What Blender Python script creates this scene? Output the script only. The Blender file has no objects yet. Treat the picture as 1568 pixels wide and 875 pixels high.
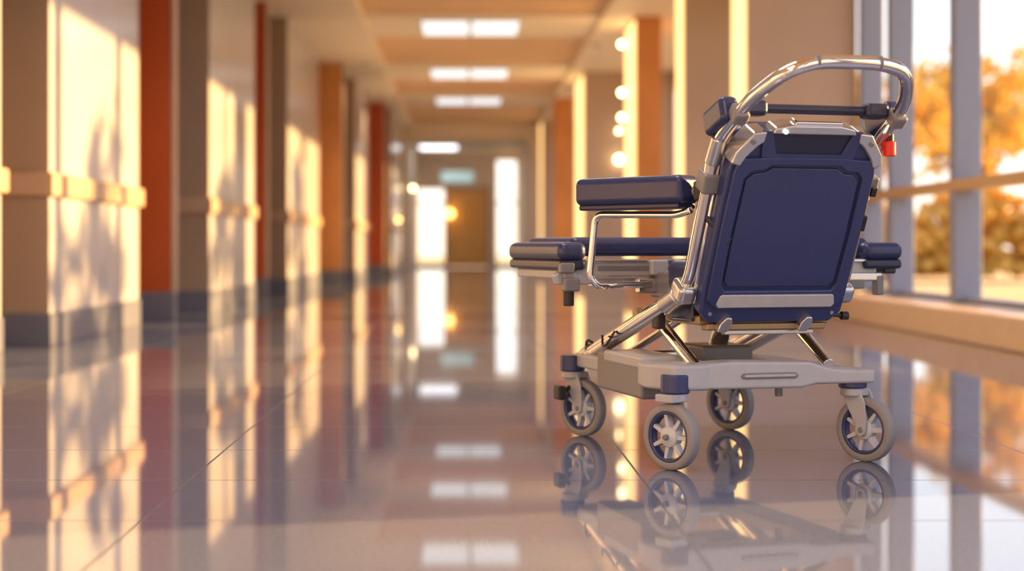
import bpy, bmesh, math, random
from mathutils import Vector, Matrix, Euler
random.seed(4)
S = bpy.context.scene
COL = S.collection

# ------------------------------------------------------------------ materials
def mat(name, col, rough=0.5, metal=0.0, spec=0.5, emis=None, estr=0.0, noise=0.0, nscale=20.0, bump=0.0, coat=0.0):
    m = bpy.data.materials.new(name); m.use_nodes = True
    nt = m.node_tree; b = nt.nodes["Principled BSDF"]
    b.inputs["Base Color"].default_value = (*col, 1)
    b.inputs["Roughness"].default_value = rough
    b.inputs["Metallic"].default_value = metal
    b.inputs["Specular IOR Level"].default_value = spec
    b.inputs["Coat Weight"].default_value = coat
    b.inputs["Coat Roughness"].default_value = 0.08
    if emis:
        b.inputs["Emission Color"].default_value = (*emis, 1)
        b.inputs["Emission Strength"].default_value = estr
    if noise > 0 or bump > 0:
        tc = nt.nodes.new("ShaderNodeTexCoord"); n = nt.nodes.new("ShaderNodeTexNoise")
        n.inputs["Scale"].default_value = nscale; n.inputs["Detail"].default_value = 4
        nt.links.new(tc.outputs["Object"], n.inputs["Vector"])
        if noise > 0:
            r = nt.nodes.new("ShaderNodeValToRGB")
            r.color_ramp.elements[0].position = 0.3; r.color_ramp.elements[1].position = 0.7
            r.color_ramp.elements[0].color = (*[c*(1-noise) for c in col], 1)
            r.color_ramp.elements[1].color = (*[min(1, c*(1+noise)) for c in col], 1)
            nt.links.new(n.outputs["Fac"], r.inputs["Fac"]); nt.links.new(r.outputs["Color"], b.inputs["Base Color"])
        if bump > 0:
            bp = nt.nodes.new("ShaderNodeBump"); bp.inputs["Strength"].default_value = bump
            bp.inputs["Distance"].default_value = 0.002
            nt.links.new(n.outputs["Fac"], bp.inputs["Height"]); nt.links.new(bp.outputs["Normal"], b.inputs["Normal"])
    return m

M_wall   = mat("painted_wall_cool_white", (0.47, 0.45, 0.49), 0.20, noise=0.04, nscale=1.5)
M_front  = mat("pier_end_shade_brown", (0.36, 0.26, 0.19), 0.40, noise=0.04, nscale=1.5)  # darker brown puts the shade of the camera-facing ends into the colour
M_beige  = mat("painted_wall_beige", (0.48, 0.36, 0.27), 0.40, noise=0.04, nscale=1.5)
M_orange = mat("orange_wall_panel", (0.46, 0.075, 0.012), 0.4, noise=0.05, nscale=2)
M_brown  = mat("wood_brown_panel", (0.60, 0.26, 0.08), 0.4, noise=0.08, nscale=2)
M_rail   = mat("handrail_wood", (0.50, 0.34, 0.24), 0.35, noise=0.06, nscale=6)
M_base   = mat("baseboard_grey", (0.14, 0.15, 0.21), 0.35)
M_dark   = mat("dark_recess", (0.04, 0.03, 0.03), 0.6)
M_ceil   = mat("ceiling_cream", (0.86, 0.76, 0.64), 0.6)
M_tan    = mat("ceiling_tan_tile", (0.78, 0.52, 0.31), 0.6, noise=0.05, nscale=2)
M_frame  = mat("window_frame_grey", (0.24, 0.27, 0.36), 0.4)
M_trans  = mat("window_transom_bronze", (0.60, 0.37, 0.16), 0.35)
M_ledge  = mat("stone_ledge", (0.76, 0.52, 0.30), 0.35, noise=0.05, nscale=8)
M_panel  = mat("ceiling_light_diffuser", (.8, .8, .8), 0.5, emis=(0.80, 0.92, 1.0), estr=0.85)
M_panelN = mat("unseen_fill_diffuser", (.8, .8, .8), 0.5, emis=(0.93, 0.95, 1.0), estr=8.0)  # for the unseen near panels, brightened to fill the stretcher
M_panelE = mat("vestibule_fill_diffuser", (.8, .8, .8), 0.5, emis=(0.93, 0.95, 1.0), estr=3.0)  # for a panel added to lift the dark far end
M_strip  = mat("gold_face_glow", (1, .8, .4), 0.5, emis=(1.0, 0.62, 0.24), estr=1.7)  # emission stands in for golden light on the divider faces
M_bulb   = mat("bulb_glow", (1, .8, .4), 0.5, emis=(1.0, 0.72, 0.36), estr=14)
M_bulbO  = mat("bulb_glow_amber", (1, .6, .2), 0.5, emis=(1.0, 0.55, 0.15), estr=6)
M_sign   = mat("sign_face", (.5, .7, .7), 0.5, emis=(0.6, 0.85, 0.85), estr=0.35)
M_doorO  = mat("door_amber_wood", (0.88, 0.50, 0.16), 0.4, noise=0.08, nscale=2)
M_bark   = mat("tree_bark", (0.16, 0.09, 0.05), 0.9, noise=0.3, nscale=8)
M_grass  = mat("dry_grass", (0.60, 0.44, 0.18), 0.95, noise=0.25, nscale=0.6)
def leafmat(name, col, k):
    m = mat(name, col, 0.8, noise=0.3, nscale=1.6)
    nt = m.node_tree; b = nt.nodes["Principled BSDF"]; out = nt.nodes["Material Output"]
    t = nt.nodes.new("ShaderNodeBsdfTranslucent"); t.inputs[0].default_value = (min(1, col[0]*1.1), col[1]*1.1, col[2], 1)
    mx = nt.nodes.new("ShaderNodeMixShader"); mx.inputs[0].default_value = k
    nt.links.new(b.outputs[0], mx.inputs[1]); nt.links.new(t.outputs[0], mx.inputs[2]); nt.links.new(mx.outputs[0], out.inputs[0])
    return m
M_leaf   = leafmat("autumn_leaves", (0.80, 0.58, 0.16), 0.42)
M_hedge  = leafmat("golden_hedge_leaves", (0.80, 0.52, 0.11), 0.42)

M_navy   = mat("navy_plastic", (0.034, 0.044, 0.145), 0.30, noise=0.05, nscale=60, bump=0.05)
M_vinyl  = mat("navy_vinyl", (0.024, 0.031, 0.105), 0.32, noise=0.08, nscale=40, bump=0.12)
M_navyD  = mat("dark_navy_plastic", (0.016, 0.019, 0.055), 0.33)
M_grey   = mat("light_grey_plastic", (0.44, 0.435, 0.465), 0.34, noise=0.03, nscale=30)
M_greyD  = mat("mid_grey_plastic", (0.20, 0.19, 0.205), 0.38)
M_blk    = mat("black_rubber", (0.022, 0.018, 0.02), 0.5)
M_chrome = mat("polished_steel", (0.86, 0.80, 0.74), 0.04, metal=1.0)
M_alu    = mat("brushed_aluminium", (0.60, 0.58, 0.58), 0.22, metal=0.85)
M_tire   = mat("grey_rubber_tire", (0.27, 0.255, 0.26), 0.55)
M_spoke  = mat("light_grey_spoke_plastic", (0.56, 0.57, 0.62), 0.33)
M_red    = mat("red_button", (0.80, 0.02, 0.01), 0.3)
M_bronze = mat("bronze_plate", (0.30, 0.20, 0.11), 0.35, metal=0.6)
M_glint    = mat("handle_glint", (1, .95, .8), 0.4, emis=(1.0, 0.90, 0.65), estr=12)  # emission stands in for a glint on the metal

def floor_mat():
    m = bpy.data.materials.new("polished_terrazzo_floor"); m.use_nodes = True
    nt = m.node_tree; b = nt.nodes["Principled BSDF"]; lk = nt.links.new
    tc = nt.nodes.new("ShaderNodeTexCoord")
    mp = nt.nodes.new("ShaderNodeMapping"); lk(tc.outputs["Object"], mp.inputs["Vector"])
    n1 = nt.nodes.new("ShaderNodeTexNoise"); n1.inputs["Scale"].default_value = 150; n1.inputs["Detail"].default_value = 3
    lk(tc.outputs["Object"], n1.inputs["Vector"])
    r1 = nt.nodes.new("ShaderNodeValToRGB")
    r1.color_ramp.elements[0].position = 0.36; r1.color_ramp.elements[0].color = (0.13, 0.15, 0.23, 1)
    r1.color_ramp.elements[1].position = 0.64; r1.color_ramp.elements[1].color = (0.21, 0.235, 0.33, 1)
    lk(n1.outputs["Fac"], r1.inputs["Fac"])
    n2 = nt.nodes.new("ShaderNodeTexNoise"); n2.inputs["Scale"].default_value = 1.2
    lk(tc.outputs["Object"], n2.inputs["Vector"])
    # floor object centre is (0.2, 22.2): seams at world X=-0.79+1.3k and Y=4.40+0.65k
    mp.inputs["Location"].default_value = (0.2+0.79+1.3*4, 22.2-4.40+0.65*60, 0)
    br = nt.nodes.new("ShaderNodeTexBrick"); br.offset = 0.0
    br.inputs["Scale"].default_value = 1.0
    br.inputs["Mortar Size"].default_value = 0.0035; br.inputs["Mortar Smooth"].default_value = 0.0
    br.inputs["Brick Width"].default_value = 1.3; br.inputs["Row Height"].default_value = 0.65
    br.inputs["Color1"].default_value = (1, 1, 1, 1); br.inputs["Color2"].default_value = (.94, .94, .94, 1)
    br.inputs["Mortar"].default_value = (.5, .47, .48, 1)
    lk(mp.outputs[0], br.inputs["Vector"])
    mx = nt.nodes.new("ShaderNodeMixRGB"); mx.blend_type = 'MULTIPLY'; mx.inputs[0].default_value = 1
    lk(r1.outputs["Color"], mx.inputs[1]); lk(br.outputs["Color"], mx.inputs[2])
    lk(mx.outputs[0], b.inputs["Base Color"])
    b.inputs["IOR"].default_value = 1.75
    rr = nt.nodes.new("ShaderNodeMapRange")
    rr.inputs["To Min"].default_value = 0.02; rr.inputs["To Max"].default_value = 0.055
    lk(n2.outputs["Fac"], rr.inputs["Value"])
    ad = nt.nodes.new("ShaderNodeMath"); ad.operation = 'MULTIPLY_ADD'; ad.inputs[1].default_value = 0.35
    lk(br.outputs["Fac"], ad.inputs[0]); lk(rr.outputs[0], ad.inputs[2]); lk(ad.outputs[0], b.inputs["Roughness"])
    return m
M_floor = floor_mat()

# ------------------------------------------------------------------ helpers
def link(o, parent=None):
    COL.objects.link(o)
    if parent: o.parent = parent
    return o

def bm_obj(name, bm, m, parent=None, mw=None, smooth=False):
    me = bpy.data.meshes.new(name); bm.normal_update(); bm.to_mesh(me); bm.free()
    for mm in (m if isinstance(m, (list, tuple)) else [m]): me.materials.append(mm)
    if smooth:
        for p in me.polygons: p.use_smooth = True
    o = bpy.data.objects.new(name, me); link(o, parent)
    if mw is not None: o.matrix_local = mw
    return o

def bevel(o, w, seg=3, ang=35):
    for p in o.data.polygons: p.use_smooth = True
    b = o.modifiers.new("bevel", 'BEVEL'); b.width = w; b.segments = seg
    b.limit_method = 'ANGLE'; b.angle_limit = math.radians(ang); b.harden_normals = True
    return o

def box(name, mn, mx, m, parent=None, bv=0.0, seg=3):
    mn, mx = Vector(mn), Vector(mx); c = (mn+mx)/2; s = mx-mn
    bm = bmesh.new(); bmesh.ops.create_cube(bm, size=1)
    bmesh.ops.scale(bm, vec=s, verts=bm.verts)
    o = bm_obj(name, bm, m, parent); o.location = c
    if bv: bevel(o, bv, seg)
    return o

def cbox(name, c, s, m, parent=None, bv=0.0, rot=(0, 0, 0), seg=3, mw=None):
    bm = bmesh.new(); bmesh.ops.create_cube(bm, size=1)
    bmesh.ops.scale(bm, vec=s, verts=bm.verts)
    M = Matrix.Translation(c) @ Euler(rot).to_matrix().to_4x4()
    if mw is not None: M = mw @ M
    o = bm_obj(name, bm, m, parent, M)
    if bv: bevel(o, bv, seg)
    return o

def multi_box(name, boxes, m, parent=None):
    bm = bmesh.new()
    for mn, mx in boxes:
        mn, mx = Vector(mn), Vector(mx)
        r = bmesh.ops.create_cube(bm, size=1)
        bmesh.ops.scale(bm, vec=mx-mn, verts=r['verts'])
        bmesh.ops.translate(bm, vec=(mn+mx)/2, verts=r['verts'])
    return bm_obj(name, bm, m, parent)

def poly(name, pts, z0, z1, m, parent=None, mw=None, bv=0.0, seg=3):
    bm = bmesh.new()
    vs = [bm.verts.new((p[0], p[1], z0)) for p in pts]
    f = bm.faces.new(vs)
    r = bmesh.ops.extrude_face_region(bm, geom=[f])
    ev = [v for v in r['geom'] if isinstance(v, bmesh.types.BMVert)]
    bmesh.ops.translate(bm, vec=(0, 0, z1-z0), verts=ev)
    bmesh.ops.recalc_face_normals(bm, faces=bm.faces)
    o = bm_obj(name, bm, m, parent, mw)
    if bv: bevel(o, bv, seg)
    return o

def ring(name, outer, inner, z0, z1, m, parent=None, mw=None, bv=0.0):
    bm = bmesh.new(); n = len(outer)
    L = [[bm.verts.new((p[0], p[1], z)) for p in lp] for lp, z in ((outer, z0), (outer, z1), (inner, z1), (inner, z0))]
    for k in range(4):
        A, B = L[k], L[(k+1) % 4]
        for i in range(n):
            bm.faces.new((A[i], A[(i+1) % n], B[(i+1) % n], B[i]))
    bmesh.ops.recalc_face_normals(bm, faces=bm.faces)
    o = bm_obj(name, bm, m, parent, mw)
    if bv: bevel(o, bv, 2)
    return o

def cyl(name, p0, p1, r, m, parent=None, bv=0.0, seg=32, r2=None):
    p0, p1 = Vector(p0), Vector(p1); d = p1-p0; L = d.length
    bm = bmesh.new()
    bmesh.ops.create_cone(bm, cap_ends=True, segments=seg, radius1=r, radius2=(r if r2 is None else r2), depth=L)
    q = Vector((0, 0, 1)).rotation_difference(d.normalized())
    o = bm_obj(name, bm, m, parent, Matrix.Translation((p0+p1)/2) @ q.to_matrix().to_4x4())
    for p in o.data.polygons: p.use_smooth = True
    b = o.modifiers.new("bevel", 'BEVEL'); b.width = bv if bv else r*0.12; b.segments = 3
    b.limit_method = 'ANGLE'; b.angle_limit = math.radians(40); b.harden_normals = True
    return o

def fillet(pts, rad, n=8):
    pts = [Vector(p) for p in pts]; out = [pts[0]]
    for i in range(1, len(pts)-1):
        a, b, c = pts[i-1], pts[i], pts[i+1]
        d1 = (a-b); d2 = (c-b)
        r = min(rad, d1.length*0.49, d2.length*0.49)
        s = b+d1.normalized()*r; e = b+d2.normalized()*r
        for k in range(n+1):
            t = k/n
            out.append(s*(1-t)**2+b*2*t*(1-t)+e*t*t)
    out.append(pts[-1]); return out

def tube(name, pts, r, m, parent=None, fil=0.05, seg=20):
    P = fillet(pts, fil) if len(pts) > 2 else [Vector(p) for p in pts]
    bm = bmesh.new(); rings = []
    T0 = (P[1]-P[0]).normalized()
    up = Vector((0, 0, 1)) if abs(T0.z) < 0.9 else Vector((1, 0, 0))
    N = T0.cross(up).normalized()
    for i, p in enumerate(P):
        T = ((P[min(i+1, len(P)-1)]-P[max(i-1, 0)])).normalized()
        N = (N-T*N.dot(T)).normalized(); B = T.cross(N)
        rings.append([bm.verts.new(p+(N*math.cos(a)+B*math.sin(a))*r) for a in [2*math.pi*k/seg for k in range(seg)]])
    for A, B in zip(rings, rings[1:]):
        for k in range(seg):
            bm.faces.new((A[k], A[(k+1) % seg], B[(k+1) % seg], B[k]))
    bm.faces.new(rings[0]); bm.faces.new(rings[-1][::-1])
    bmesh.ops.recalc_face_normals(bm, faces=bm.faces)
    return bm_obj(name, bm, m, parent, smooth=True)

def lathe(name, prof, m, parent=None, mw=None, seg=64, closed=True):
    bm = bmesh.new(); R = []
    for k in range(seg):
        a = 2*math.pi*k/seg
        R.append([bm.verts.new((r*math.cos(a), r*math.sin(a), z)) for r, z in prof])
    n = len(prof)
    for k in range(seg):
        A, B = R[k], R[(k+1) % seg]
        for i in range(n if closed else n-1):
            bm.faces.new((A[i], A[(i+1) % n], B[(i+1) % n], B[i]))
    bmesh.ops.recalc_face_normals(bm, faces=bm.faces)
    return bm_obj(name, bm, m, parent, mw, smooth=True)

def empty(name, loc=(0, 0, 0), rz=0):
    e = bpy.data.objects.new(name, None); COL.objects.link(e); e.location = loc; e.rotation_euler = (0, 0, rz)
    e.empty_display_size = 0.2
    return e

_b = bmesh.new(); bmesh.ops.create_icosphere(_b, subdivisions=1, radius=1)
_b.verts.ensure_lookup_table()
ICO_V = [v.co.copy() for v in _b.verts]; ICO_F = [[v.index for v in f.verts] for f in _b.faces]; _b.free()
def clumps(name, items, m, parent=None, lo=0.6, hi=1.35):
    """one mesh made of many ragged leaf clumps; items = [(centre, radius)]"""
    V = []; F = []
    for c, r in items:
        n0 = len(V)
        for v in ICO_V:
            k = r*random.uniform(lo, hi); V.append((c[0]+v.x*k, c[1]+v.y*k, c[2]+v.z*k))
        F.extend([[i+n0 for i in f] for f in ICO_F])
    me = bpy.data.meshes.new(name); me.from_pydata(V, [], F); me.materials.append(m)
    o = bpy.data.objects.new(name, me); return link(o, parent)

# ================================================================== BUILDING
ZC = 3.9
box("floor", (-4.2, -6, -0.12), (4.6, 50.4, 0), M_floor)

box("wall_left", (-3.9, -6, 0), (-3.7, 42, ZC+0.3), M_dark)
def pier(name, x0, x1, y0, y1, m, rail=True, ztop=ZC):
    e = empty(name, ((x0+x1)/2, (y0+y1)/2, 0))
    bm = bmesh.new(); bmesh.ops.create_cube(bm, size=1)
    bmesh.ops.scale(bm, vec=(x1-x0, y1-y0, ztop), verts=bm.verts)
    bmesh.ops.translate(bm, vec=(0, 0, ztop/2), verts=bm.verts)
    ms = m if isinstance(m, (list, tuple)) else [m, m]
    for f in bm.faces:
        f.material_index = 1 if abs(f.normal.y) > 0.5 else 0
    bm_obj(name+"_body", bm, list(ms), e)
    cbox(name+"_plinth", (0, 0, 0.11), ((x1-x0)+0.03, (y1-y0)+0.03, 0.22), M_base, e, 0.006)
    if rail:
        cbox(name+"_handrail", (0, 0, 1.09), ((x1-x0)+0.09, (y1-y0)+0.09, 0.16), M_rail, e, 0.02)
    return e
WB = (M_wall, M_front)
pier("wall_pier", -3.69, -2.95, -5.8, 9.75, WB)
pier("wall_pier", -3.69, -2.80, 10.33, 13.16, WB)
pier("wall_pier", -3.69, -2.60, 15.6, 18.97, WB)
pier("wall_pier", -3.69, -2.50, 21.6, 26.2, WB)
pier("wall_pier", -3.69, -2.10, 29.5, 33.4, WB)
pier("wall_pier", -3.69, -1.70, 35.7, 41.0, WB)
def opanel(x0, x1, y, m):
    e = empty("wall_panel", ((x0+x1)/2, y, 0))
    cbox("panel", (0, 0, 0.25+(ZC-0.25)/2), (x1-x0, 0.1, ZC-0.25), m, e, 0.008)
    cbox("panel_plinth", (0, 0, 0.13), (x1-x0+0.02, 0.14, 0.26), M_base, e, 0.006)
    cbox("panel_edge_trim", ((x1-x0)/2, 0, 0.25+(ZC-0.25)/2), (0.035, 0.13, ZC-0.25), M_rail, e, 0.006)
opanel(-3.69, -2.65, 14.0, M_orange)
opanel(-3.69, -2.62, 20.3, M_orange)
opanel(-3.69, -2.15, 27.0, M_brown)
opanel(-3.69, -1.80, 34.4, M_orange)

# ---- right wall: unseen windows added for fill, an unseen bay shaped to sun only the stretcher's top, then glazing with fins
multi_box("wall_right", [((4.0, 5.0, 0), (4.25, 8.3, 1.35)), ((4.0, 5.0, 3.0), (4.25, 8.3, ZC+0.3)), ((4.0, 6.9, 1.35), (4.25, 8.3, 3.0)),
                         ((4.0, -6, 0), (4.25, 5.0, 0.26)), ((4.0, -6, ZC-0.2), (4.25, 5.0, ZC+0.3))], M_beige)
multi_box("wall_front", [((-4.2, -6.3, 0), (-1.9, -6.0, ZC+.3)), ((1.9, -6.3, 0), (4.6, -6.0, ZC+.3)), ((-1.9, -6.3, 2.6), (1.9, -6.0, ZC+.3)), ((-.35, -6.3, 0), (.35, -6.0, 2.6))], M_beige)  # unseen wall added so the chrome reflects dark bands
def fin(x0, x1, y0, y1, m): box("wall_divider", (x0, y0, 0), (x1, y1, ZC), m)
fin(2.80, 3.88, 15.2, 16.1, M_beige)
fin(2.70, 3.88, 18.9, 19.6, M_beige)
fin(2.40, 2.75, 21.5, 22.9, M_brown)
fin(2.20, 3.88, 28.3, 30.6, M_beige)
fin(1.96, 2.35, 33.3, 34.6, M_brown)
fin(1.97, 3.88, 39.3, 40.2, M_beige)
def glazing(name, y0, y1, ys):
    yc = (y0+y1)/2; e = empty(name, (4.0, yc, 0))
    for i, y in enumerate(ys):
        cbox("mullion_%d" % i, (0.0, y-yc, (0.24+ZC)/2), (0.22, 0.14, ZC-0.24), M_frame, e, 0.008)
    cbox("transom", (-0.03, 0, 1.16), (0.17, y1-y0, 0.09), M_trans, e, 0.01)
    cbox("sill_rail", (0.03, 0, 0.245), (0.12, y1-y0, 0.05), M_frame, e, 0.01)
    cbox("head_rail", (0, 0, ZC-0.12), (0.2, y1-y0, 0.16), M_frame, e, 0.01)
glazing("window_1", 8.4, 15.2, [8.45, 10.42, 12.26, 14.1, 15.12])
glazing("window_2", 16.1, 42, [16.2, 18.3, 20.6, 23.2, 25.8, 28.2, 30.8, 33.4, 36, 38.6, 41.6])
glazing("unseen_fill_window", -6, 5.0, [-5.9, -4.0, -2.0, 0.0, 2.0, 4.9])  # out of view, added to let sky light fill the stretcher
box("trim_1", (3.48, 8.3, 0.0), (4.1, 15.18, 0.22), M_ledge, bv=0.015)
box("trim_2", (3.9, 16.15, 0.0), (4.1, 42, 0.22), M_ledge)

# ---- far end
box("wall_inner_left", (-3.9, 42, 0), (-1.6, 50.2, ZC+0.3), M_ceil)
box("wall_inner_right", (1.75, 42, 0), (4.2, 50.2, ZC+0.3), M_ceil)
box("trim_3", (-1.6, 42, 3.62), (1.75, 42.6, ZC+0.3), M_ceil)
box("ceiling_vestibule", (-1.6, 42.6, 3.7), (1.75, 50.2, 3.9), M_ceil)
multi_box("wall_back", [((-1.6, 50.2, 0), (-1.53, 50.4, 3.9)), ((-.68, 50.2, 0), (-.62, 50.4, 3.9)), ((.75, 50.2, 0), (1.04, 50.4, 3.9)),
     ((1.68, 50.2, 0), (1.75, 50.4, 3.9)), ((-1.53, 50.2, 2.56), (-.68, 50.4, 3.9)), ((-.62, 50.2, 2.58), (.75, 50.4, 3.9)),
     ((1.04, 50.2, 3.5), (1.68, 50.4, 3.9))], M_ceil)
e = empty("door_1", (0.065, 50.2, 0))
cbox("door_leaf", (0, 0.05, 1.29), (1.34, 0.08, 2.56), M_doorO, e, 0.01)
cbox("door_frame", (0, 0.0, 2.58), (1.44, 0.12, 0.07), M_rail, e, 0.01)
cbox("door_jamb_1", (-.69, 0.0, 1.29), (0.06, 0.12, 2.58), M_rail, e, 0.01)
cbox("door_jamb_2", (.69, 0.0, 1.29), (0.06, 0.12, 2.58), M_rail, e, 0.01)
cyl("door_handle", (.55, -0.06, 0.95), (.55, -0.06, 1.25), 0.015, M_chrome, e)
e = empty("window_3", (-1.105, 50.25, 0))
cbox("frame_bar_1", (0, 0, 2.1), (0.85, 0.06, 0.06), M_frame, e)
cbox("frame_bar_2", (0, 0, 0.05), (0.85, 0.06, 0.1), M_frame, e)
e = empty("window_4", (1.36, 50.25, 0))
cbox("frame_bar_1", (0, 0, 2.1), (0.64, 0.06, 0.06), M_frame, e)
cbox("frame_bar_2", (0, 0, 0.05), (0.64, 0.06, 0.1), M_frame, e)
e = empty("exit_sign", (-0.24, 48.0, 2.86))
cbox("sign_box", (0, 0, 0), (1.0, 0.08, 0.34), M_sign, e, 0.01)
cyl("sign_rod_1", (-.35, 0, .17), (-.35, 0, .84), 0.012, M_alu, e)
cyl("sign_rod_2", (.35, 0, .17), (.35, 0, .84), 0.012, M_alu, e)

# ---- ceiling
box("ceiling", (-4.2, -6, 4.06), (4.6, 42, 4.2), M_tan)
box("ceiling_soffit_left", (-3.69, -6, ZC), (-1.45, 42, 4.055), M_ceil)
box("ceiling_soffit_right", (1.95, -6, ZC), (4.25, 42, 4.055), M_ceil)
for k, y in enumerate([-3.0, 1.2, 5.4, 11.2, 18.6, 23.1, 29.2, 34.7]):
    near = y < 12  # panels out of view, added as fill for the stretcher
    hw = 0.62
    box("ceiling_beam", (-1.45, y-hw-0.45, 3.98), (1.95, y+hw+0.45, 4.058), M_ceil)
    e = empty("ceiling_light", (0.08, y, 3.975))
    for sx in (-1, 1):
        cbox("light_frame", (sx*0.37, 0, 0), (0.72, 1.50, 0.03), M_alu, e, 0.004)
        cbox("light_diffuser", (sx*0.37, 0, -0.012), (0.69, 1.44, 0.02), M_panelN if near else M_panel, e)
e = empty("ceiling_light", (-0.8, 46.5, 3.69))  # added panel that brightens the vestibule
cbox("light_frame", (0, 0, 0), (1.2, 1.6, 0.03), M_alu, e); cbox("light_diffuser", (0, 0, -0.012), (1.12, 1.5, 0.02), M_panelE, e)

# ---- wall lights, added glow faces and fill spots
def strip(x, y0, y1, z0=0.3, z1=3.85):  # thin glowing sheet in place of gold light falling on a divider face
    box("divider_face_glow", (x-0.02, y0, z0), (x, y1, z1), M_strip)
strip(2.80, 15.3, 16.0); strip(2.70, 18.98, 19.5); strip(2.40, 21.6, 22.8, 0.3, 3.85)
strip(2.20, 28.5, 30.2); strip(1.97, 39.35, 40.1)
def sconce(x, y, z, dx, dy, m=M_bulb, r=0.055):
    e = empty("wall_sconce", (x, y, z))
    bm = bmesh.new(); bmesh.ops.create_uvsphere(bm, u_segments=20, v_segments=12, radius=r)
    bm_obj("bulb", bm, m, e, smooth=True)
    cyl("arm", (0, 0, 0), (dx, dy, 0), 0.012, M_alu, e)
    cyl("backplate", (dx*0.9, dy*0.9, 0), (dx, dy, 0), 0.05, M_alu, e)
sconce(2.83, 28.15, 2.27, 0, 0.15, r=0.07); sconce(2.83, 28.15, 2.8, 0, 0.15, r=0.035)
for z in (3.6, 2.9, 2.54): sconce(2.27, 22.2, z, 0.11, 0, r=0.045)
sconce(-0.5, 50.0, 1.75, 0, 0.18, M_bulbO, 0.13)
sconce(-1.45, 42.8, 2.3, -0.15, 0); sconce(-1.56, 36, 1.3, -0.14, 0, M_bulbO)
def fill_spot(x, y, w_):  # added spot that warms and brightens the far corridor
    e = empty("warm_fill_spot", (x, y, ZC-0.02))
    cyl("trim_ring", (0, 0, 0.02), (0, 0, -0.01), 0.07, M_alu, e)
    l = bpy.data.lights.new("fill_spot_lamp", 'SPOT'); l.energy = w_; l.color = (1, .70, .38); l.spot_size = math.radians(110); l.spot_blend = 0.8; l.shadow_soft_size = 0.05
    o = bpy.data.objects.new("fill_spot_lamp", l); COL.objects.link(o); o.parent = e; o.location = (0, 0, -0.03)
for y in (27, 32, 37): fill_spot(-1.75, y, 180)
for y in (17.0, 24.4, 31.0, 36.4): fill_spot(2.08, y, 200)

# ---- outside
box("ground_outside", (-60, -40, -0.5), (90, 140, -0.14), M_grass)
def blob_tree(x, y, h, r, name="autumn_tree", nc=30, npc=42, ls=0.048, zs=0.85, tr=0.09):
    e = empty(name, (x, y, -0.14))
    tube("trunk", [(0, 0, 0), (0.05, 0, h*0.4), (0.1, 0.05, h*0.75)], tr, M_bark, e)
    for k in range(6):
        a = k*1.05+random.random(); tube("branch_%d" % k, [(0.05, 0, h*0.42), (math.cos(a)*r*.4, math.sin(a)*r*.4, h*0.62), (math.cos(a)*r*.7, math.sin(a)*r*.7, h*0.82)], 0.03, M_bark, e)
    it = []
    for k in range(nc):
        v = Vector((random.gauss(0, 1), random.gauss(0, 1), random.gauss(0, 1))).normalized()*random.uniform(0.35, 1)*r
        cr_ = random.uniform(0.16, 0.30)*r
        for j in range(npc):
            g = Vector((random.gauss(0, .5), random.gauss(0, .5), random.gauss(0, .42)))*cr_
            it.append(((v.x+g.x, v.y+g.y, h*0.75+v.z*zs+g.z), random.uniform(0.7, 1.3)*ls*r))
    clumps("canopy", it, M_leaf, e)
for x, y, h, r in [(11.2, 40, 5.6, 1.5), (14.6, 43, 6.2, 1.9), (19.5, 60, 8, 2.8), (15.5, 62, 8, 2.4), (26, 62, 9, 3)]:
    blob_tree(x, y, h, r)
# unseen trees added beside the building to break the low sun into patches
for x, y, h, r, nc in [(11, 14.9, 4.6, 1.35, 13), (10.4, 19.9, 5.0, 1.3, 15), (11.5, 26.4, 5.0, 1.6, 16), (13.2, 32.3, 5.2, 1.3, 14)]:
    blob_tree(x, y, h, r, nc=nc, npc=20, ls=0.07, zs=1.1)
it = []
for k in range(2600):
    x = random.uniform(8, 27); y = random.uniform(35.2, 36.6)+(x-8)*0.05
    hmax = 1.7+0.4*math.sin(x*1.7)+0.25*math.sin(x*4.1)
    it.append(((x, y, random.uniform(0.05, hmax)), random.uniform(0.07, 0.20)))
clumps("hedge", it, M_hedge, None, 0.7, 1.25)

# ================================================================== CHAIR
CX, CY = 0.815, 5.11
ANG = math.atan2(0.277, 0.961)
CH = empty("hospital_stretcher_chair", (CX, CY, 0), ANG)
def W2L(x, y):
    dx, dy = x-CX, y-CY; c, s = math.cos(ANG), math.sin(ANG)
    return (dx*c+dy*s, -dx*s+dy*c)

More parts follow.
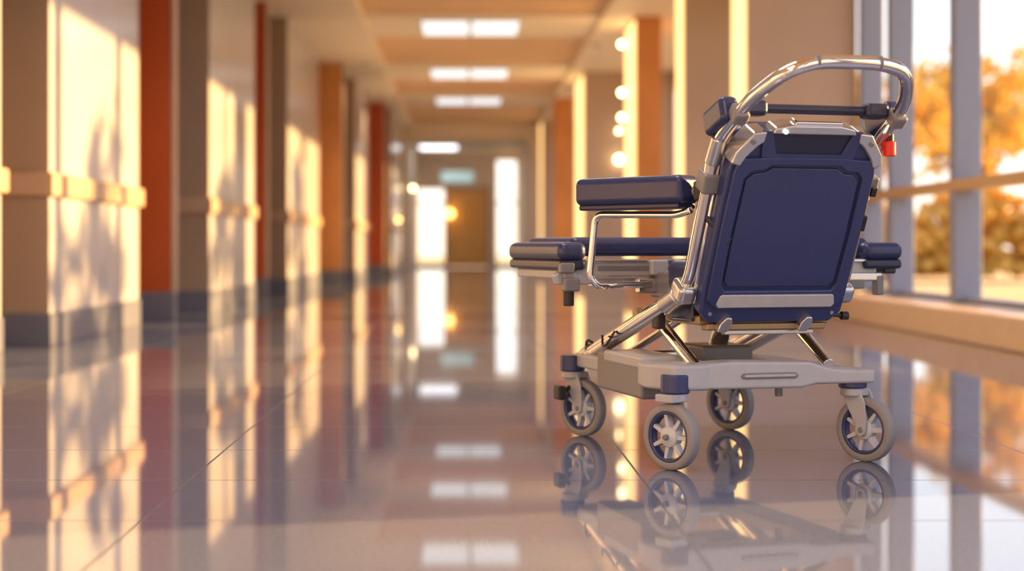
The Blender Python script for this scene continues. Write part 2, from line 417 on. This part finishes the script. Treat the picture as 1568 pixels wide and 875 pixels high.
nl = math.atan2(-0.66, -0.75)-ANG
nd = Vector((math.cos(nl), math.sin(nl), 0)); td = Vector((-nd.y, nd.x, 0))
def caster(tag, wx, wy, ox, oy, sides):
    u, v = W2L(wx, wy)
    c = Vector((u, v, 0.1))
    cu, cv = W2L(wx+ox, wy+oy)
    Mw = Matrix.Translation(c) @ Matrix((( td.x, 0, nd.x, 0), (td.y, 0, nd.y, 0), (0, 1, 0, 0), (0, 0, 0, 1)))
    if Mw.determinant() < 0:
        Mw = Matrix.Translation(c) @ Matrix(((-td.x, 0, nd.x, 0), (-td.y, 0, nd.y, 0), (0, 1, 0, 0), (0, 0, 0, 1)))
    tp = []
    hw, ro, ri, rb = 0.020, 0.100, 0.077, 0.009
    for cx_, cy_, a0 in ((ro-rb*1.6, hw-rb, 0), (ri+0.003, hw-0.003, 90), (ri+0.003, -hw+0.003, 180), (ro-rb*1.6, -hw+rb, 270)):
        R = rb if a0 in (0, 270) else 0.003
        for k in range(6):
            a = math.radians(a0+k*18)
            rx = R*1.6 if a0 in (0, 270) else R
            tp.append((cx_+math.cos(a)*rx, cy_+math.sin(a)*R))
    lathe("tire_"+tag, tp, M_tire, CH, Mw)
    lathe("rim_"+tag, [(0.078, 0.016), (0.070, 0.017), (0.067, 0.012), (0.067, -0.012), (0.070, -0.017), (0.078, -0.016)], M_navy, CH, Mw)
    bm = bmesh.new()
    for k in range(7):
        a = 2*math.pi*k/7
        pts = [(0.018, -0.0085), (0.069, -0.0055), (0.069, 0.0055), (0.018, 0.0085)]
        lo = []; hi = []
        for (x, y) in pts:
            X = x*math.cos(a)-y*math.sin(a); Y = x*math.sin(a)+y*math.cos(a)
            lo.append(bm.verts.new((X, Y, -0.012))); hi.append(bm.verts.new((X, Y, 0.012)))
        bm.faces.new(hi); bm.faces.new(lo[::-1])
        for i in range(4): bm.faces.new((lo[i], lo[(i+1) % 4], hi[(i+1) % 4], hi[i]))
    bmesh.ops.recalc_face_normals(bm, faces=bm.faces)
    bevel(bm_obj("spokes_"+tag, bm, M_spoke, CH, Mw), 0.002, 2)
    lathe("hub_"+tag, [(0.0001, 0.021), (0.012, 0.021), (0.015, 0.018), (0.028, 0.017), (0.032, 0.014), (0.032, -0.014), (0.028, -0.017), (0.015, -0.018), (0.012, -0.021), (0.0001, -0.021)], M_spoke, CH, Mw, 32)
    lathe("hub_bolt_"+tag, [(0.0001, 0.034), (0.007, 0.034), (0.009, 0.031), (0.009, -0.031), (0.007, -0.034), (0.0001, -0.034)], M_greyD, CH, Mw, 24)
    cyl("caster_cap_"+tag, (cu, cv, 0.228), (cu, cv, 0.286), 0.044, M_navy, CH, 0.006)
    cyl("caster_collar_"+tag, (cu, cv, 0.203), (cu, cv, 0.230), 0.038, M_grey, CH, 0.006)
    inv = Mw.inverted(); cc = inv @ Vector((cu, cv, 0.22))
    x0 = cc.x
    pl = [(x0-0.034, 0.125), (x0+0.034, 0.125), (x0*0.55+0.036, 0.085), (0.021, 0.02), (0.016, -0.012), (0.0, -0.021), (-0.016, -0.012), (-0.021, 0.02), (x0*0.6-0.034, 0.085)]
    for s in sides:
        z0, z1 = (0.0225, 0.0305) if s > 0 else (-0.0305, -0.0225)
        poly("fork_%s_%s" % (tag, 'a' if s > 0 else 'b'), pl, z0, z1, M_grey, CH, Mw, 0.003)
    poly("fork_bridge_"+tag, [(x0-0.034, 0.103), (x0+0.034, 0.103), (x0+0.034, 0.127), (x0-0.034, 0.127)], -0.0305, 0.0305, M_grey, CH, Mw, 0.004)
    return cu, cv
cA = caster("1", 0.619, 4.60, 0.014, 0.02, (-1,))
cB = caster("2", 0.418, 5.43, -0.036, 0.02, (1, -1))
cC = caster("3", 0.971, 5.62, -0.025, 0.02, (1, -1))
cD = caster("4", 1.250, 4.786, -0.036, 0.02, (1, -1))
cbox("brake_pedal", (cB[0]-0.055, cB[1]-0.02, 0.155), (0.03, 0.06, 0.05), M_blk, CH, 0.008)
cyl("brake_pin", (cB[0]-0.03, cB[1]-0.01, 0.16), (cB[0], cB[1], 0.18), 0.008, M_blk, CH)

# --- base
Mx = Matrix(((1, 0, 0, 0), (0, 0, -1, 0), (0, 1, 0, 0), (0, 0, 0, 1)))   # local (x,y,z)->(x,-z,y)
prof = [(-0.30, 0.240), (-0.20, 0.238), (0.10, 0.236), (0.15, 0.246), (0.345, 0.246), (0.345, 0.286), (0.20, 0.294), (0.13, 0.316), (-0.13, 0.322), (-0.30, 0.314)]
poly("base_cross_beam", prof, 0.35, 0.45, M_grey, CH, Mx, 0.010)
poly("base_beam_slot", [(-0.10, 0.268), (0.075, 0.268), (0.085, 0.276), (0.075, 0.286), (-0.10, 0.286), (-0.11, 0.276)], 0.447, 0.456, M_greyD, CH, Mx, 0.003)
poly("base_beam_slot_inset", [(-0.095, 0.273), (0.07, 0.273), (0.075, 0.277), (0.07, 0.281), (-0.095, 0.281), (-0.10, 0.277)], 0.45, 0.459, M_grey, CH, Mx, 0.002)
poly("base_corner_housing", [(-0.375, -0.33), (-0.33, -0.455), (-0.22, -0.455), (-0.16, -0.42), (-0.16, -0.28), (-0.36, -0.24)], 0.236, 0.316, M_grey, CH, None, 0.014)
poly("base_corner_housing_2", [(0.375, -0.36), (0.345, -0.46), (0.22, -0.45), (0.20, -0.33), (0.33, -0.31)], 0.246, 0.288, M_grey, CH, None, 0.010)
poly("base_side_beam_1", [(-0.33, -0.36), (-0.22, -0.36), (-0.20, 0.40), (-0.32, 0.44)], 0.245, 0.295, M_grey, CH, None, 0.010)
poly("base_side_beam_2", [(0.22, -0.36), (0.33, -0.36), (0.32, 0.44), (0.20, 0.40)], 0.245, 0.290, M_grey, CH, None, 0.010)
cbox("base_front_beam", (0, 0.42, 0.27), (0.62, 0.08, 0.05), M_grey, CH, 0.012)
poly("drive_housing", [(-0.345, -0.24), (-0.20, -0.24), (-0.20, 0.20), (-0.325, 0.20)], 0.192, 0.318, M_greyD, CH, None, 0.010)
poly("drive_housing_lid", [(-0.348, -0.25), (-0.19, -0.25), (-0.19, 0.12), (-0.332, 0.12)], 0.286, 0.326, M_grey, CH, None, 0.010)
cbox("motor_box", (0.0, -0.05, 0.315), (0.18, 0.18, 0.07), M_greyD, CH, 0.012)
cyl("lift_actuator", (0.0, -0.05, 0.33), (0.0, -0.12, 0.44), 0.030, M_chrome, CH, 0.005)
cyl("foot_stub", (0.06, -0.37, 0.205), (0.06, -0.37, 0.245), 0.012, M_greyD, CH)

# --- lift tubes
for s, t in ((-1, "1"), (1, "2")):
    cyl("lift_tube_"+t, (s*0.285, 0.385, 0.288), (s*0.275, -0.30, 0.500), 0.027, M_chrome, CH)
    cyl("lift_collar_"+t, (s*0.286, 0.405, 0.282), (s*0.285, 0.345, 0.301), 0.032, M_alu, CH)
    cyl("lift_socket_"+t, (s*0.275, -0.27, 0.490), (s*0.272, -0.37, 0.525), 0.033, M_alu, CH, 0.006)
    cyl("cross_tube_"+t, (s*0.235, -0.07, 0.455), (s*0.225, -0.385, 0.300), 0.019, M_chrome, CH)
    cyl("inner_tube_"+t, (s*0.18, 0.30, 0.29), (s*0.18, -0.20, 0.45), 0.014, M_chrome, CH)
    cyl("pivot_"+t, (s*0.30, -0.075, 0.452), (s*0.20, -0.075, 0.452), 0.020, M_bronze, CH)
cyl("lift_axle", (-0.26, 0.375, 0.288), (0.26, 0.375, 0.288), 0.014, M_chrome, CH)
tube("hook_1", [(-0.32, 0.16, 0.37), (-0.335, 0.12, 0.335), (-0.335, 0.08, 0.345), (-0.31, 0.07, 0.39)], 0.004, M_blk, CH, 0.02, 8)
tube("hook_2", [(-0.29, 0.33, 0.335), (-0.30, 0.36, 0.345), (-0.30, 0.37, 0.32)], 0.005, M_blk, CH, 0.02, 8)
cbox("clip", (-0.27, -0.20, 0.435), (0.03, 0.05, 0.05), M_blk, CH, 0.008)

# --- seat sub-frame
cbox("seat_plate", (0.0, -0.22, 0.445), (0.44, 0.34, 0.030), M_bronze, CH, 0.006)
cbox("seat_bar", (0.0, -0.385, 0.425), (0.40, 0.05, 0.022), M_bronze, CH, 0.005)
cbox("seat_bar_lip", (0.02, -0.375, 0.407), (0.30, 0.03, 0.016), M_alu, CH, 0.004)
cbox("seat_bracket_1", (-0.215, -0.28, 0.48), (0.03, 0.16, 0.08), M_navyD, CH, 0.01)
cbox("seat_bracket_2", (0.215, -0.28, 0.48), (0.03, 0.16, 0.08), M_navyD, CH, 0.01)
cbox("seat_box", (0.0, -0.11, 0.495), (0.30, 0.34, 0.09), M_greyD, CH, 0.015)
cbox("seat_cushion", (0.0, -0.21, 0.575), (0.40, 0.24, 0.11), M_vinyl, CH, 0.035, seg=5)

# --- stretcher platform
UL, UR = -0.515, 0.765
cbox("mattress", (0.11, 0.345, 0.670), (1.12, 0.47, 0.064), M_vinyl, CH, 0.026, seg=5)
def endpad(tag, u0, u1):
    w = u1-u0; uc = (u0+u1)/2
    cbox("end_pad_"+tag, (uc, 0.325, 0.654), (w, 0.56, 0.062), M_vinyl, CH, 0.027, seg=5)
    cbox("end_pad_base_"+tag, (uc, 0.325, 0.610), (w-0.010, 0.55, 0.034), M_navyD, CH, 0.012)
endpad("1", UL, UL+0.10)
endpad("2", UR-0.155, UR)
cbox("rail_front", (0.125, 0.090, 0.600), (1.08, 0.035, 0.056), M_grey, CH, 0.006)
cbox("rail_front_lip", (0.125, 0.072, 0.622), (1.06, 0.02, 0.010), M_alu, CH, 0.003)
cbox("rail_front_groove", (-0.15, 0.071, 0.598), (0.44, 0.006, 0.016), M_greyD, CH, 0.002)
cbox("rail_rear", (0.125, 0.58, 0.600), (1.10, 0.035, 0.050), M_grey, CH, 0.006)
for k, u in enumerate((-0.40, -0.1, 0.2, 0.58)):
    cbox("rail_cross_%d" % k, (u, 0.335, 0.595), (0.05, 0.48, 0.04), M_grey, CH, 0.006)
cbox("rail_side", (UL+0.05, 0.32, 0.578), (0.05, 0.50, 0.03), M_grey, CH, 0.006)
cbox("rail_lower", (-0.24, 0.09, 0.553), (0.30, 0.05, 0.034), M_alu, CH, 0.006)
poly("rail_bracket_1", [(-0.51, 0.545), (-0.34, 0.545), (-0.32, 0.585), (-0.34, 0.60), (-0.48, 0.60), (-0.52, 0.575)], -0.115, -0.075, M_grey, CH, Mx, 0.005)
cbox("rail_latch_1", (-0.485, 0.060, 0.600), (0.05, 0.03, 0.035), M_greyD, CH, 0.006)
cbox("rail_latch_2", (-0.47, 0.060, 0.545), (0.055, 0.04, 0.045), M_greyD, CH, 0.008)
cyl("rail_knob_1", (-0.475, 0.065, 0.475), (-0.475, 0.065, 0.528), 0.018, M_blk, CH, 0.004)
cbox("rail_clamp_1", (-0.16, 0.055, 0.600), (0.06, 0.03, 0.05), M_grey, CH, 0.006)
cbox("rail_clamp_2", (-0.20, 0.065, 0.540), (0.07, 0.03, 0.05), M_alu, CH, 0.006)
cbox("rail_bracket_2", (0.60, 0.09, 0.565), (0.18, 0.05, 0.03), M_alu, CH, 0.006)
cbox("rail_bracket_3", (0.68, 0.08, 0.535), (0.03, 0.035, 0.07), M_greyD, CH, 0.006)
cbox("rail_bracket_4", (0.59, 0.08, 0.540), (0.06, 0.035, 0.035), M_greyD, CH, 0.006)
cbox("rail_bracket_5", (0.73, 0.11, 0.600), (0.05, 0.06, 0.05), M_navyD, CH, 0.008)
for s in (-1, 1):
    cbox("platform_support", (s*0.15, 0.03, 0.545), (0.04, 0.16, 0.09), M_greyD, CH, 0.01)

# --- backrest
b0 = Vector((0, -0.42, 0.436)); ey = Vector((0, -0.275, 0.57)).normalized(); ex = Vector((1, 0, 0)); ez = ex.cross(ey)
MB = Matrix(((ex.x, ey.x, ez.x, b0.x), (ex.y, ey.y, ez.y, b0.y), (ex.z, ey.z, ez.z, b0.z), (0, 0, 0, 1)))
outl = [(-0.205, 0.0), (0.205, 0.0), (0.240, 0.035), (0.242, 0.11), (0.240, 0.50), (0.232, 0.555), (0.185, 0.612), (0.150, 0.630), (-0.150, 0.630), (-0.185, 0.612), (-0.232, 0.555), (-0.240, 0.50), (-0.242, 0.11), (-0.240, 0.035)]
poly("backrest_shell", outl, -0.055, 0.0, M_navy, CH, MB, 0.010, 4)
rin = [(-0.178, 0.118), (0.178, 0.118), (0.193, 0.140), (0.195, 0.30), (0.192, 0.485), (0.170, 0.508), (0.135, 0.512), (0.110, 0.528), (-0.110, 0.528), (-0.135, 0.512), (-0.170, 0.508), (-0.192, 0.485), (-0.195, 0.30), (-0.193, 0.140)]
rout = [(-0.195, 0.055), (0.195, 0.055), (0.228, 0.085), (0.230, 0.30), (0.228, 0.50), (0.220, 0.545), (0.160, 0.548), (0.118, 0.552), (-0.118, 0.552), (-0.160, 0.548), (-0.220, 0.545), (-0.228, 0.50), (-0.230, 0.30), (-0.228, 0.085)]
ring("backrest_raised_frame", rout, rin, -0.004, 0.014, M_navy, CH, MB, 0.005)
pin = [(x*0.955, 0.315+(y-0.315)*0.95) for x, y in rin]
poly("backrest_inner_panel", pin, -0.004, 0.008, M_navy, CH, MB, 0.005)
poly("backrest_silver_strip", [(-0.190, 0.062), (0.190, 0.062), (0.198, 0.074), (0.190, 0.102), (0.183, 0.106), (-0.183, 0.106), (-0.190, 0.102), (-0.198, 0.074)], 0.004, 0.0185, M_grey, CH, MB, 0.004)
ring("backrest_recess_frame", [(-0.150, 0.550), (0.150, 0.550), (0.162, 0.632), (-0.162, 0.632)], [(-0.105, 0.562), (0.105, 0.562), (0.130, 0.628), (-0.130, 0.628)], -0.004, 0.010, M_navy, CH, MB, 0.004)
poly("backrest_recess", [(-0.110, 0.558), (0.110, 0.558), (0.133, 0.63), (-0.133, 0.63)], 0.0, 0.003, M_navyD, CH, MB, 0.001)
poly("backrest_top_handle", [(-0.135, 0.626), (0.135, 0.626), (0.128, 0.645), (0.08, 0.654), (-0.08, 0.654), (-0.128, 0.645)], -0.045, 0.020, M_alu, CH, MB, 0.006)
poly("backrest_top_handle_bar", [(-0.07, 0.648), (0.09, 0.648), (0.085, 0.664), (-0.065, 0.664)], -0.025, 0.014, M_chrome, CH, MB, 0.004)
cyl("handle_glint", MB @ Vector((-0.098, 0.636, 0.015)), MB @ Vector((-0.098, 0.636, 0.026)), 0.006, M_glint, CH)  # glowing dot in place of a highlight on the handle
for s, t in ((-1, "1"), (1, "2")):
    pts = [(s*0.150, 0.632), (s*0.190, 0.628), (s*0.236, 0.565), (s*0.244, 0.53), (s*0.215, 0.522), (s*0.200, 0.552), (s*0.172, 0.585), (s*0.152, 0.600)]
    if s > 0: pts = pts[::-1]
    poly("backrest_corner_bracket_"+t, pts, -0.060, 0.016, M_alu, CH, MB, 0.006)
    cyl("bracket_bolt_"+t, MB @ Vector((s*0.19, 0.60, 0.010)), MB @ Vector((s*0.19, 0.60, 0.021)), 0.007, M_greyD, CH)
    cyl("corner_screw_"+t, MB @ Vector((s*0.205, 0.035, -0.002)), MB @ Vector((s*0.205, 0.035, 0.006)), 0.006, M_alu, CH)
for k, a in enumerate((-0.155, 0.115)):
    poly("bottom_latch_%d" % k, [(a-0.020, -0.022), (a+0.012, -0.022), (a+0.024, 0.012), (a+0.020, 0.028), (a+0.002, 0.030), (a-0.016, 0.008)], -0.01, 0.020, M_alu, CH, MB, 0.005)
cyl("side_knob_stem", MB @ Vector((0.20, 0.010, -0.03)), MB @ Vector((0.275, 0.006, -0.03)), 0.006, M_blk, CH)
cyl("side_knob", MB @ Vector((0.262, 0.006, -0.03)), MB @ Vector((0.285, 0.005, -0.03)), 0.013, M_blk, CH)
cbox("side_knob_2", (0.25, 0.44, -0.01), (0.02, 0.03, 0.025), M_blk, CH, 0.004, mw=MB)
cbox("side_knob_3", (0.25, 0.33, -0.02), (0.015, 0.05, 0.02), M_blk, CH, 0.004, mw=MB)
cbox("backrest_cushion", (0, 0.31, -0.105), (0.42, 0.60, 0.10), M_vinyl, CH, 0.035, seg=5, mw=MB)
cbox("lumbar_cushion", (0, 0.10, -0.13), (0.42, 0.20, 0.15), M_vinyl, CH, 0.04, seg=5, mw=MB)

# --- push handle frame (one continuous tube)
L = [(-0.272, -0.37, 0.525), (-0.262, -0.415, 0.575), (-0.262, -0.600, 0.970), (-0.245, -0.79, 1.085), (-0.19, -0.89, 1.150), (-0.10, -0.895, 1.180)]
R = [(0.10, -0.885, 1.184), (0.205, -0.86, 1.165), (0.252, -0.78, 1.085), (0.255, -0.600, 0.970), (0.262, -0.415, 0.575), (0.272, -0.37, 0.525)]
tube("push_handle", L+R, 0.020, M_chrome, CH, 0.07, 28)
for s, t in ((-1, "1"), (1, "2")):
    tube("back_side_tube_"+t, [(s*0.238, -0.40, 0.50), (s*0.243, -0.44, 0.60), (s*0.245, -0.59, 0.93)], 0.009, M_chrome, CH, 0.04, 14)
    cyl("frame_joint_"+t, (s*0.262, -0.625, 0.985), (s*0.262, -0.575, 0.915), 0.0235, M_alu, CH, 0.004)
    cbox("frame_clamp_"+t, (s*0.262, -0.545, 0.862), (0.052, 0.062, 0.062), M_greyD, CH, 0.008, rot=(math.radians(25), 0, 0))
    cbox("elbow_joint_"+t, (s*0.268, -0.385, 0.535), (0.058, 0.085, 0.062), M_alu, CH, 0.018, rot=(math.radians(30), 0, 0))
    cbox("head_pad_"+t, (s*0.265, -0.640, 1.045), (0.060, 0.14, 0.080), M_vinyl, CH, 0.020, rot=(math.radians(-18), 0, 0), seg=4)
    cbox("head_pad_mount_"+t, (s*0.195, -0.70, 1.066), (0.075, 0.06, 0.045), M_navyD, CH, 0.014, seg=4)
    cbox("tube_bracket_"+t, (s*0.252, -0.73, 1.045), (0.046, 0.045, 0.055), M_greyD, CH, 0.010, rot=(math.radians(-40), 0, 0))
cyl("handle_grip_ring_1", (-0.105, -0.895, 1.180), (-0.095, -0.895, 1.180), 0.0208, M_greyD, CH)
cyl("handle_grip_ring_2", (0.095, -0.885, 1.184), (0.105, -0.885, 1.184), 0.0208, M_greyD, CH)
cyl("crossbar", (-0.20, -0.70, 1.066), (0.20, -0.70, 1.066), 0.014, M_navyD, CH)
cyl("release_button_stem", (0.275, -0.655, 0.975), (0.275, -0.655, 1.005), 0.013, M_blk, CH)
cyl("release_button", (0.275, -0.655, 0.938), (0.275, -0.655, 0.983), 0.019, M_red, CH, 0.005)
tube("lock_lever", [(-0.262, -0.50, 0.77), (-0.235, -0.53, 0.735), (-0.21, -0.545, 0.70)], 0.010, M_blk, CH, 0.02, 12)
cbox("lock_lever_tip", (-0.205, -0.545, 0.692), (0.030, 0.018, 0.030), M_blk, CH, 0.006, rot=(0, math.radians(40), 0))

# --- armrests
def armrest(tag, p_rear, p_front, zc):
    a = Vector((*p_rear, zc)); b = Vector((*p_front, zc)); d = (b-a); Ln = d.length; rz = math.atan2(d.y, d.x)
    c = (a+b)/2
    cbox("armrest_pad_"+tag, c+Vector((0, 0, 0.006)), (Ln, 0.105, 0.088), M_vinyl, CH, 0.024, rot=(0, 0, rz), seg=5)
    cbox("armrest_base_"+tag, c-Vector((0, 0, 0.043)), (Ln-0.03, 0.085, 0.018), M_navyD, CH, 0.006, rot=(0, 0, rz))
    dn = d.normalized()
    s = -1 if p_rear[0] < 0 else 1
    pts = [a-dn*0.0+Vector((0, 0, -0.055)), a+dn*0.05+Vector((0, 0, -0.07)), b-dn*0.05+Vector((0, 0, -0.064)),
           b-dn*0.025+Vector((0, 0.0, -0.26)), b+dn*(-0.03)+Vector((-s*0.02, 0, -0.292)), Vector((s*0.20, 0.03, zc-0.292))]
    tube("armrest_tube_"+tag, pts, 0.011, M_chrome, CH, 0.035, 16)
    cyl("armrest_clamp_"+tag, a-dn*0.015, a-dn*0.055, 0.018, M_greyD, CH)
    cbox("armrest_hinge_"+tag, a-dn*0.045, (0.04, 0.05, 0.06), M_blk, CH, 0.008, rot=(0, 0, rz))
armrest("1", (-0.275, -0.455), (-0.472, -0.070), 0.836)
armrest("2", (0.285, -0.43), (0.31, -0.05), 0.836)

# ================================================================== LIGHT
w = bpy.data.worlds.new("sunset_sky"); S.world = w; w.use_nodes = True
nt = w.node_tree; bg = nt.nodes["Background"]
tc = nt.nodes.new("ShaderNodeTexCoord"); sx = nt.nodes.new("ShaderNodeSeparateXYZ"); rp = nt.nodes.new("ShaderNodeValToRGB")
nt.links.new(tc.outputs["Generated"], sx.inputs[0]); nt.links.new(sx.outputs["Z"], rp.inputs["Fac"])
cr = rp.color_ramp
cr.elements[0].position = 0.0; cr.elements[0].color = (1.0, 0.86, 0.66, 1)
cr.elements[1].position = 0.6; cr.elements[1].color = (0.46, 0.62, 1.0, 1)
el = cr.elements.new(0.10); el.color = (0.90, 0.92, 0.95, 1)
nt.links.new(rp.outputs["Color"], bg.inputs["Color"]); bg.inputs["Strength"].default_value = 1.6

sd = bpy.data.lights.new("sun", 'SUN'); sd.energy = 17; sd.angle = math.radians(1.0); sd.color = (1.0, 0.59, 0.20)
so = bpy.data.objects.new("sun", sd); COL.objects.link(so)
so.rotation_euler = Vector((-1, -0.25, -0.2)).to_track_quat('-Z', 'Y').to_euler()
so.location = (20, 15, 8)

# ================================================================== CAMERA
cd = bpy.data.cameras.new("camera"); cam = bpy.data.objects.new("camera", cd); COL.objects.link(cam)
cam.location = (0, 0, 0.67); cam.rotation_euler = (math.radians(90), 0, 0)
cd.sensor_width = 36; cd.lens = 36*2350/1568
cd.shift_x = 72/1568; cd.shift_y = -(437.5-378)/1568
cd.dof.use_dof = True; cd.dof.focus_distance = 4.75; cd.dof.aperture_fstop = 1.35
S.camera = cam
S.view_settings.view_transform = 'Standard'
S.view_settings.look = 'None'
S.view_settings.exposure = 0.25
